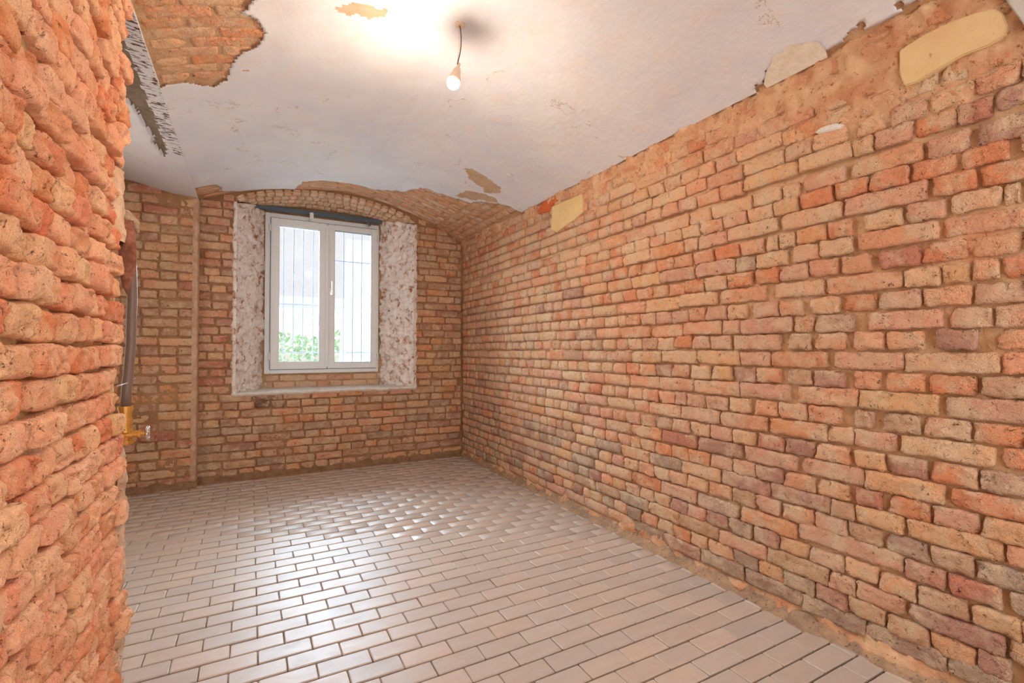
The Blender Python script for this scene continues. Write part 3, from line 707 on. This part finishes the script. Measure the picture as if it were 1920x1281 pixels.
# crumbs of mortar banked along the walls
def fillet(name, p0, p1, nrm, w, h, mat, seed=0):
    p0, p1, nrm = Vector(p0), Vector(p1), Vector(nrm); L = (p1 - p0).length; n = int(L / .012); V = []; F = []; m = 7
    for i in range(n + 1):
        p = p0.lerp(p1, i / n)
        ww = w * (1 + .5 * fr(i * .012, seed, 0, 6, 3)); hh = h * (1 + .5 * fr(i * .012, seed + 5, 0, 9, 3))
        for j in range(m + 1):
            t = j / m; d = ww * t; z = hh * (1 - t) ** 1.6 + .012 * fr(i * .012, t + seed, 0, 24, 4) * (1 - t)
            q = p + nrm * d; V.append((q.x, q.y, z + .001 - .004 * t))
    for i in range(n):
        for j in range(m): a = i * (m + 1) + j; F.append((a, a + 1, a + m + 2, a + m + 1))
    return tag(mesh_obj(name, V, F, mat, None, True), kind='structure')
fillet('trim_1', (XR + .01, .3, 0), (XR + .01, YB, 0), (-1, 0, 0), .065, .036, M_FILLET, 1)
fillet('trim_2', (XR, YB, 0), (-.42, YB, 0), (0, -1, 0), .09, .05, mat_rough('brown_dust', (156, 122, 92), (130, 98, 72), 12, 70, .006), 2)
fillet('trim_3', (-.40, YP, 0), (-1.44, YP, 0), (0, -1, 0), .08, .05, bpy.data.materials['brown_dust'], 3)

# ---------------------------------------------------------------- window reveals and sill
WX0, WX1, WZ0, WZ1, WY = .125, 1.272, .955, 2.612, 5.5
def reveal(name, a0, a1, b0, b1, z0f, z1f, seed, flip):
    V = []; F = []; nu, nv = 36, 170
    for j in range(nv + 1):
        for i in range(nu + 1):
            u = i / nu; x = a0 + (b0 - a0) * u; y = a1 + (b1 - a1) * u
            z = z0f(x) + (z1f(x) - z0f(x)) * j / nv
            d = .030 * fr(y, z, seed, 9, 5) + .012 * nz(y, z, seed, 38) - .030 * max(0, nz(y, z, seed + 3, 20) - .12) * 2.4
            s = 1 if not flip else -1
            d *= min(1, u * 8 + .35)
            V.append((x + s * d * .9 , y - d * .4 * (u > .05), z))
    for j in range(nv):
        for i in range(nu): a = j * (nu + 1) + i; f = (a, a + 1, a + nu + 2, a + nu + 1); F.append(f[::-1] if flip else f)
    return mesh_obj(name, V, F, M_RENDER, wall_back, True)
reveal('reveal', OX0 - .012, YB - .022, WX0 - .01, WY + .02, lambda x: .78, lambda x: arch(max(x, OX0 + .01)) - .02 if x < .05 else arch(x) - .05, 3, False)
reveal('reveal', OX1 + .014, YB - .022, WX1 + .02, WY + .02, lambda x: .78, lambda x: arch(min(x, OX1 - .01)) - .01, 8, True)
# frayed lips where the render folds onto the wall face
for xa, dr in ((OX0, -1), (OX1, 1)):
    V = []; F = []
    for j in range(141):
        z = .78 + (2.58 - .78) * j / 140; wd = .010 + .034 * abs(fr(z, xa, 0, 8, 4)) + .014 * abs(nz(z, xa, 0, 40))
        V += [(xa - dr * .012, YB - .024, z), (xa + dr * wd * .5, YB - .020 + .005 * nz(z, 0, 0, 40), z), (xa + dr * wd, YB - .004, z), (xa + dr * (wd + .004), YB + .012, z)]
        if j:
            for q in range(3): a = (j - 1) * 4 + q; f = (a, a + 1, a + 5, a + 4); F.append(f if dr > 0 else f[::-1])
    mesh_obj('render_lip', V, F, M_RENDER, wall_back, True)
# soffit of the arch: slanting bed with small bricks
def soff(x, t):
    xa = OX0 + (OX1 - OX0) * x; za = arch(min(max(xa, OX0 + .001), OX1 - .001)) 
    xb = WX0 - .03 + (WX1 - WX0 + .06) * x; zb = 2.655 + .03 * math.sin(math.pi * x)
    return (xa + (xb - xa) * t, YB - .01 + (WY + .05 - YB) * t, za + (zb - za) * t + .006 * fr(x * 2, t, 5, 12, 3))
bed('soffit_bed', lin(0, 1, .012), lin(0, 1, .05), lambda u, v: tuple(np.array(soff(u, v)) + np.array((0, 0, .014))), None, M_MORTAR, wall_back, flip=True)
W = Wall(wall_back, 'soffit_brick')
for r_ in range(4):
    t = .10 + r_ * .22; u = .02 + (.02 if r_ % 2 else 0)
    while u < .97:
        p = Vector(soff(u, t)); t1 = (Vector(soff(u + .02, t)) - Vector(soff(u - .02, t))).normalized(); t2 = (Vector(soff(u, t + .05)) - Vector(soff(u, t - .05))).normalized()
        n = t1.cross(t2).normalized()
        if n.z > 0: n = -n
        zl = t1.cross(n)
        M = Matrix(((t1.x, n.x, zl.x, p.x), (t1.y, n.y, zl.y, p.y), (t1.z, n.z, zl.z, p.z), (0, 0, 0, 1)))
        W.add('far_h', M @ Matrix.Rotation(R(rnd.gauss(0, 3)), 4, 'Y'), .070, .072, tint(rnd.choice('wwwwwwt'), .05, 1.15)); u += .047
W.build()
# sill: white plaster with a broken front edge
V = []; F = []; nu, nv = 110, 16
for j in range(nv + 1):
    for i in range(nu + 1):
        u = i / nu; t = j / nv
        xa = OX0 - .01 + (OX1 - OX0 + .02) * u; xb = WX0 - .03 + (WX1 - WX0 + .06) * u; x = xa + (xb - xa) * t
        y0 = YB - .028 + .016 * abs(fr(x, 0, 2, 9, 4)); y = y0 + (WY + .03 - y0) * t
        z = .800 + .010 * t + .005 * fr(x, y, 0, 10, 4); V.append((x, y, z))
b0 = len(V)
for i in range(nu + 1):
    x, y, z = V[i]; V.append((x, y + .004, z - .016 - .020 * abs(fr(x, 3, 0, 7, 3)))); V.append((x, YB + .02, z - .045))
for j in range(nv):
    for i in range(nu): a = j * (nu + 1) + i; F.append((a, a + 1, a + nu + 2, a + nu + 1))
for i in range(nu):
    F.append((i + 1, i, b0 + 2 * i, b0 + 2 * i + 2)); F.append((b0 + 2 * i + 2, b0 + 2 * i, b0 + 2 * i + 1, b0 + 2 * i + 3))
tag(mesh_obj('windowsill', V, F, M_SILL, None, True), kind='structure')
# wall below and around the frame
bed('reveal_back', lin(-.05, 1.45, .03), lin(.74, 2.78, .03), lambda x, z: (x, WY + .045 + .008 * fr(x, z, 0, 10, 3), z), lambda x, z: not (WX0 + .03 < x < WX1 - .03 and WZ0 + .03 < z < WZ1 - .02), M_MORTAR, wall_back)
W = Wall(wall_back, 'apron_brick')
for row, zz_ in enumerate((.835, .905)):
    x = .08 + .06 * row
    while x < 1.30:
        L = rnd.choice((.12, .25, .2)); L = min(L, 1.34 - x)
        if L > .04: W.add('stretcher' if L > .17 else 'header', place(x + L / 2, WY + .028, zz_, R(180)), L, .06, tint(rnd.choice('ppww'), .06, 1.05))
        x += L + .012
W.build()
# outer thickness of the house wall so that the frame sits in masonry
for nm, x0, x1, z0, z1 in (('outer_jamb', -1.62, .13, -.03, 3.2), ('outer_jamb', 1.268, 2.3, -.03, 3.2), ('outer_lintel', .13, 1.268, 2.615, 3.2), ('outer_apron', .13, 1.268, -.03, .95)):
    bm = bmesh.new(); add_box(bm, x0, x1, WY + .06, WY + .30, z0, z1); bm_obj(nm, bm, M_MORTAR, wall_back)

# ---------------------------------------------------------------- window_1
win = tag(empty('window_1', (.7, WY, .955)), kind='structure')
win['label'] = 'white two-casement plastic window in the deep rough-plastered opening'
def frame_obj(name, x0, x1, z0, z1, w, y0, y1, mat, par, bev=.004, wl=None, wr=None, wt=None, wb=None):
    wl = wl or w; wr = wr or w; wt = wt or w; wb = wb or w
    bm = bmesh.new()
    add_box(bm, x0, x0 + wl, y0, y1, z0, z1, bev); add_box(bm, x1 - wr, x1, y0, y1, z0, z1, bev)
    add_box(bm, x0 + wl, x1 - wr, y0, y1, z1 - wt, z1, bev); add_box(bm, x0 + wl, x1 - wr, y0, y1, z0, z0 + wb, bev)
    bmesh.ops.translate(bm, verts=bm.verts, vec=-Vector(win.location))
    return bm_obj(name, bm, mat, par)
outer = frame_obj('outer_frame', WX0, WX1, WZ0, WZ1, .052, WY, WY + .07, M_PVC, win, wt=.06)
s1 = frame_obj('casement', .178, .722, 1.000, 2.560, .078, WY - .022, WY + .05, M_PVC, win)
s2 = frame_obj('casement', .726, 1.250, 1.000, 2.560, .062, WY - .018, WY + .05, M_PVC, win, wl=.072)
for par, x0, x1, z0, z1 in ((s1, .252, .648, 1.074, 2.486), (s2, .795, 1.192, 1.062, 2.498)):
    frame_obj('gasket', x0, x1, z0, z1, .006, WY - .010, WY + .02, M_GASKET_GAP, par, .001)
    bm = bmesh.new(); add_box(bm, x0, x1, WY + .008, WY + .028, z0, z1); bmesh.ops.translate(bm, verts=bm.verts, vec=-Vector(win.location)); bm_obj('pane', bm, M_GLASS, par)
bm = bmesh.new(); add_box(bm, .700, .735, WY - .034, WY - .020, 1.02, 2.54, .005); bmesh.ops.translate(bm, verts=bm.verts, vec=-Vector(win.location)); bm_obj('cover_strip', bm, M_PVC, s1)
bm = bmesh.new(); add_box(bm, .750, .775, WY - .036, WY - .018, 1.79, 1.87, .004); add_box(bm, .754, .771, WY - .060, WY - .034, 1.82, 1.84, .003); add_box(bm, .756, .769, WY - .068, WY - .054, 1.82, 1.94, .004)
bmesh.ops.translate(bm, verts=bm.verts, vec=-Vector(win.location)); bm_obj('handle', bm, M_CHROME, s2)
for zz_ in (1.10, 2.42):
    bm = bmesh.new(); tube(bm, [(1.262, WY - .022, zz_), (1.262, WY - .022, zz_ + .07)], .009, 10); bmesh.ops.translate(bm, verts=bm.verts, vec=-Vector(win.location)); bm_obj('hinge', bm, M_PVC, s2)
    bm = bmesh.new(); tube(bm, [(.168, WY - .020, zz_), (.168, WY - .020, zz_ + .07)], .009, 10); bmesh.ops.translate(bm, verts=bm.verts, vec=-Vector(win.location)); bm_obj('hinge', bm, M_PVC, s1)
for x_ in (.1745, .7245): # grey strips standing in for shade in the gaps between leaves and frame
    bm = bmesh.new(); add_box(bm, x_ - .0028, x_ + .0028, WY - .0235 + .001, WY + .02, 1.0, 2.56); bmesh.ops.translate(bm, verts=bm.verts, vec=-Vector(win.location)); bm_obj('gap_shade', bm, M_GASKET_GAP, outer)
for z_ in (.997, 2.563):  # same gap shade along head and foot of the leaves
    bm = bmesh.new(); add_box(bm, .176, 1.25, WY - .008, WY + .02, z_ - .003, z_ + .003); bmesh.ops.translate(bm, verts=bm.verts, vec=-Vector(win.location)); bm_obj('gap_shade', bm, M_GASKET_GAP, outer)
# old steel bar across the head of the opening, with its clips
bar = empty('steel_lintel_bar', (-.01, WY - .07, 2.64)); tag(bar, 'dark steel bar across the head of the window opening above the white frame', 'bar')
bm = bmesh.new(); add_box(bm, -.02, 1.30, -.025, .02, -.022, .010, .003); add_box(bm, -.02, 1.30, .012, .02, -.022, .03, .002); bm_obj('bar', bm, M_STEEL, bar)
bm = bmesh.new(); add_box(bm, .545, .583, -.034, -.024, -.075, .0, .006); bm_obj('clip', bm, M_PVC, bar)
bm = bmesh.new(); tube(bm, [(1.12, -.03, -.01), (1.135, -.034, -.03), (1.165, -.034, -.07)], .014, 8); bm_obj('bracket', bm, M_STEEL, bar)

# ---------------------------------------------------------------- outside
gr = empty('window_grille', (.7, 5.78, .9)); tag(gr, 'thin iron security grille outside the window glass', 'grille')
for x in (.312, .412, .509, .613, .78, .937, 1.04, 1.14):
    bm = bmesh.new(); tube(bm, [(x - .7, 0, -.05), (x - .7, 0, 1.85)], .0055, 8); bm_obj('upright', bm, M_IRON, gr, True)
for x, z_ in ((.412, 1.16), (.509, .72)):
    bm = bmesh.new(); bmesh.ops.create_icosphere(bm, subdivisions=1, radius=.010, matrix=Matrix.Translation((x - .7, 0, z_))); bm_obj('collar', bm, M_IRON, gr)
for z_, x0, x1 in ((.80, -.5, .02), (1.32, .03, .55), (.27, -.5, .55), (-.02, -.5, .55)):
    bm = bmesh.new(); add_box(bm, x0, x1, -.004, .004, z_ - .005, z_ + .005); bm_obj('cross_bar', bm, M_IRON, gr)
# crumpled clear sheet leaning behind the right casement
V = []; F = []; nu, nv = 40, 60
for j in range(nv + 1):
    for i in range(nu + 1):
        u = i / nu; v = j / nv; x = .98 + .40 * u + .06 * (1 - v) * (u - .5) - .05 * (v < .45) * (1 - u) * (1 - v)
        z_ = 1.00 + 1.5 * v
        a = nz(x * 9 + z_ * 3.2, z_ * .8, 0, 1) + .5 * nz(x * 22 - z_ * 7, z_, 3, 1)
        V.append((x, 5.855 + .018 * a, z_))
for j in range(nv):
    for i in range(nu): a = j * (nu + 1) + i; F.append((a, a + 1, a + nu + 2, a + nu + 1))
sh = tag(mesh_obj('plastic_sheet', V, F, M_FILM, None, False), 'crumpled clear plastic sheet hanging behind the right-hand window casement', 'plastic sheet')
md = sh.modifiers.new('thickness', 'SOLIDIFY'); md.thickness = .001
# yard, low wall, hedge, house
M_YARD = mat_rough('pale_paving', (236, 232, 226), (222, 218, 212), 3, 30, .01)
M_GREEN = mat_rough('hedge_leaves', (128, 156, 112), (96, 128, 84), 4, 12, .05)
M_HOUSE = mat_rough('pale_facade', (224, 212, 200), (214, 200, 188), 2, 30, .01)
tag(bed('ground', lin(-14, 16, 1.0), lin(5.85, 40, 1.0), lambda x, y: (x, y, .55 + .01 * nz(x, y, 0, 1)), None, M_YARD), kind='structure')
yw = empty('yard_wall', (2.5, 19.5, .55)); tag(yw, 'long pale rendered yard wall behind the green hedge', 'wall')
bm = bmesh.new(); add_box(bm, -14, 10, 0, .3, 0, 2.25, .02); bm_obj('wall_body', bm, M_HOUSE, yw)
bm = bmesh.new(); add_box(bm, -14, 10, -.05, .35, 2.25, 2.33, .02); bm_obj('coping', bm, mat_plain('coping_stone', (170, 176, 180), .8), yw)
bm = bmesh.new()
r2 = random.Random(4)
for k in range(2600):
    x = r2.uniform(-9, 6); y = r2.uniform(15.6, 16.6); z_ = .55 + r2.random() ** .6 * (1.15 + .12 * math.sin(x * 3))
    p = Vector((x, y, z_)); a = Vector((r2.gauss(0, 1), r2.gauss(0, 1), r2.gauss(0, 1))).normalized() * .09; b_ = a.orthogonal().normalized() * .05
    bm.faces.new([bm.verts.new(p + a), bm.verts.new(p + b_), bm.verts.new(p - a), bm.verts.new(p - b_)])
hd = bm_obj('hedge', bm, M_GREEN); tag(hd, 'low green leafy hedge across the yard outside', 'hedge', kind='stuff')

# ---------------------------------------------------------------- lamp on its cord
lamp = empty('pendant_bulb', (.895, 2.18, zc(.895))); tag(lamp, 'bare lit light bulb hanging on a brown cord from the vault', 'lamp')
Lz = zc(.895)
def loc(p): return (p[0] - .895, p[1] - 2.18, p[2] - Lz)
bm = bmesh.new()
tube(bm, [loc((.895, 2.18, Lz + .01)), loc((.895, 2.18, Lz - .006)), loc((.895, 2.18, Lz - .008))], [.026, .026, .020], 16); bm_obj('ceiling_rose', bm, M_CERAMIC, lamp, False)
bm = bmesh.new(); tube(bm, [loc(p) for p in ((.893, 2.18, Lz), (.8985, 2.178, Lz - .03), (.9015, 2.178, Lz - .07), (.9005, 2.178, Lz - .11), (.895, 2.179, Lz - .15), (.8865, 2.18, Lz - .187), (.883, 2.18, Lz - .205))], .0026, 8); bm_obj('cord', bm, M_CORD, lamp, True)
bm = bmesh.new(); tube(bm, [loc(p) for p in ((.889, 2.186, Lz), (.893, 2.184, Lz - .04), (.894, 2.184, Lz - .10), (.888, 2.184, Lz - .16), (.882, 2.182, Lz - .20))], .0012, 6); bm_obj('earth_wire', bm, M_CERAMIC, lamp, True)
ax = Vector((.072, .0, .24)).normalized()     # the bulb leans a little
c0 = Vector(loc((.864, 2.18, 2.514)))
bm = bmesh.new(); tube(bm, [c0 + ax * t for t in (.104, .100, .082, .074, .060, .042, .028, .012, .002)], [.004, .0065, .008, .014, .0195, .0215, .0265, .0296, .0296], 20); bm_obj('socket', bm, M_CERAMIC, lamp, True)
bm = bmesh.new(); tube(bm, [c0 + ax * t for t in (.002, -.006, -.016, -.026, -.034, -.038, -.040)], [.0294, .0298, .0285, .0240, .0160, .0080, .0005], 24); bm_obj('bulb', bm, M_BULB, lamp, True)

# ---------------------------------------------------------------- gas pipe with its valve on the corner of the pier
pipe = empty('wall_pipe', (XL, YPIER, .90)); tag(pipe, 'grey pipe with brass stop valve running down the corner of the brick pier', 'pipe')
PXX, PYY = XL + .010, YPIER + .012
def pl_(p): return (p[0] - XL, p[1] - YPIER, p[2] - .90)
bm = bmesh.new(); tube(bm, [pl_(p) for p in ((PXX - .006, PYY, 1.62), (PXX, PYY, 1.50), (PXX + .003, PYY, 1.40), (PXX + .001, PYY, 1.22), (PXX - .004, PYY, 1.13), (PXX - .010, PYY, 1.05), (PXX - .012, PYY, .99))], .0155, 20); bm_obj('pipe', bm, M_PIPE, pipe, True)
bm = bmesh.new(); tube(bm, [pl_(p) for p in ((PXX - .026, PYY - .012, 1.66), (PXX - .016, PYY - .010, 1.60), (PXX - .012, PYY - .008, 1.54), (PXX - .010, PYY - .006, 1.48), (PXX - .008, PYY - .006, 1.43), (PXX - .008, PYY - .004, 1.40))], [.034, .028, .026, .023, .017, .008], 16)
for v in bm.verts: v.co += Vector((nz(v.co.x, v.co.y, v.co.z, 40), nz(v.co.y, v.co.z, v.co.x, 40), 0)) * .008
bm_obj('insulation_wrap', bm, M_WRAP, pipe, True)
bm = bmesh.new(); tube(bm, [pl_(p) for p in ((PXX - .05, PYY - .03, 1.70), (PXX - .02, PYY - .012, 1.685), (PXX + .008, PYY, 1.655), (PXX + .016, PYY + .004, 1.635))], [.012, .022, .016, .006], 10)
for v in bm.verts: v.co += Vector((nz(v.co.x, v.co.y, v.co.z, 40), nz(v.co.y, v.co.z, v.co.x, 40), nz(v.co.z, v.co.x, 1, 40))) * .010
bm_obj('cloth_rag', bm, mat_rough('dirty_cloth', (206, 178, 152), (150, 116, 92), 30, 60, .01), pipe, True)
vx = PXX - .012
bm = bmesh.new()
tube(bm, [pl_((vx, PYY, z_)) for z_ in (.905, .918, .918, .932, .932, .955, .955, .972, .972, .984, .984, .998)], [.0185, .0185, .0155, .0155, .018, .018, .0155, .0155, .017, .017, .019, .019], 16)
tube(bm, [pl_((vx, PYY, z_)) for z_ in (.862, .876, .876, .905)], [.021, .021, .016, .016], 6)
tube(bm, [pl_((vx + d, PYY, .896 + .0)) for d in (0, .018, .018, .034, .034, .040, .040)], [.0165, .0155, .013, .013, .010, .010, .009], 14)
tube(bm, [pl_((vx + d, PYY, .896)) for d in (.034, .060, .064)], [.0095, .008, .005], 12)
vc = Vector(pl_((vx, PYY, .93)))
for v in bm.verts: v.co.x = vc.x + (v.co.x - vc.x) * (1.22 if v.co.x < vc.x + .03 else 1.0) + (.0 if v.co.x < vc.x + .03 else .006); v.co.y = vc.y + (v.co.y - vc.y) * 1.22
bm_obj('valve_body', bm, M_BRASS, pipe, False)
bm = bmesh.new(); tube(bm, [pl_((vx + d, PYY, .896)) for d in (.040, .046)], .0155, 6); bm_obj('gland_nut', bm, M_BRASS, pipe)
bm = bmesh.new(); nseg = 28; rr = .021
cv = []
for k in range(nseg):
    a = 2 * math.pi * k / nseg; r_ = rr + .0022 * math.cos(8 * a)
    ring = []
    for q in range(8):
        b_ = 2 * math.pi * q / 8; rad = r_ + .0045 * math.cos(b_)
        ring.append(bm.verts.new(pl_((vx + .066 + .0045 * math.sin(b_), PYY + rad * math.cos(a), .896 + rad * math.sin(a)))))
    cv.append(ring)
for k in range(nseg):
    for q in range(8): bm.faces.new((cv[k][q], cv[(k + 1) % nseg][q], cv[(k + 1) % nseg][(q + 1) % 8], cv[k][(q + 1) % 8]))
for k in range(4):
    a = math.pi / 4 + k * math.pi / 2
    tube(bm, [pl_((vx + .064, PYY, .896)), pl_((vx + .066, PYY + rr * math.cos(a), .896 + rr * math.sin(a)))], .003, 6)
bmesh.ops.recalc_face_normals(bm, faces=bm.faces); bm_obj('handwheel', bm, M_CHROME, pipe, True)
bm = bmesh.new(); tube(bm, [pl_(p) for p in ((XL - .02, YPIER - .02, 1.072), (XL + .006, YPIER + .0, 1.082), (XL + .022, YPIER + .034, 1.096))], .0030, 6); bm_obj('clamp', bm, M_CHROME, pipe, True)
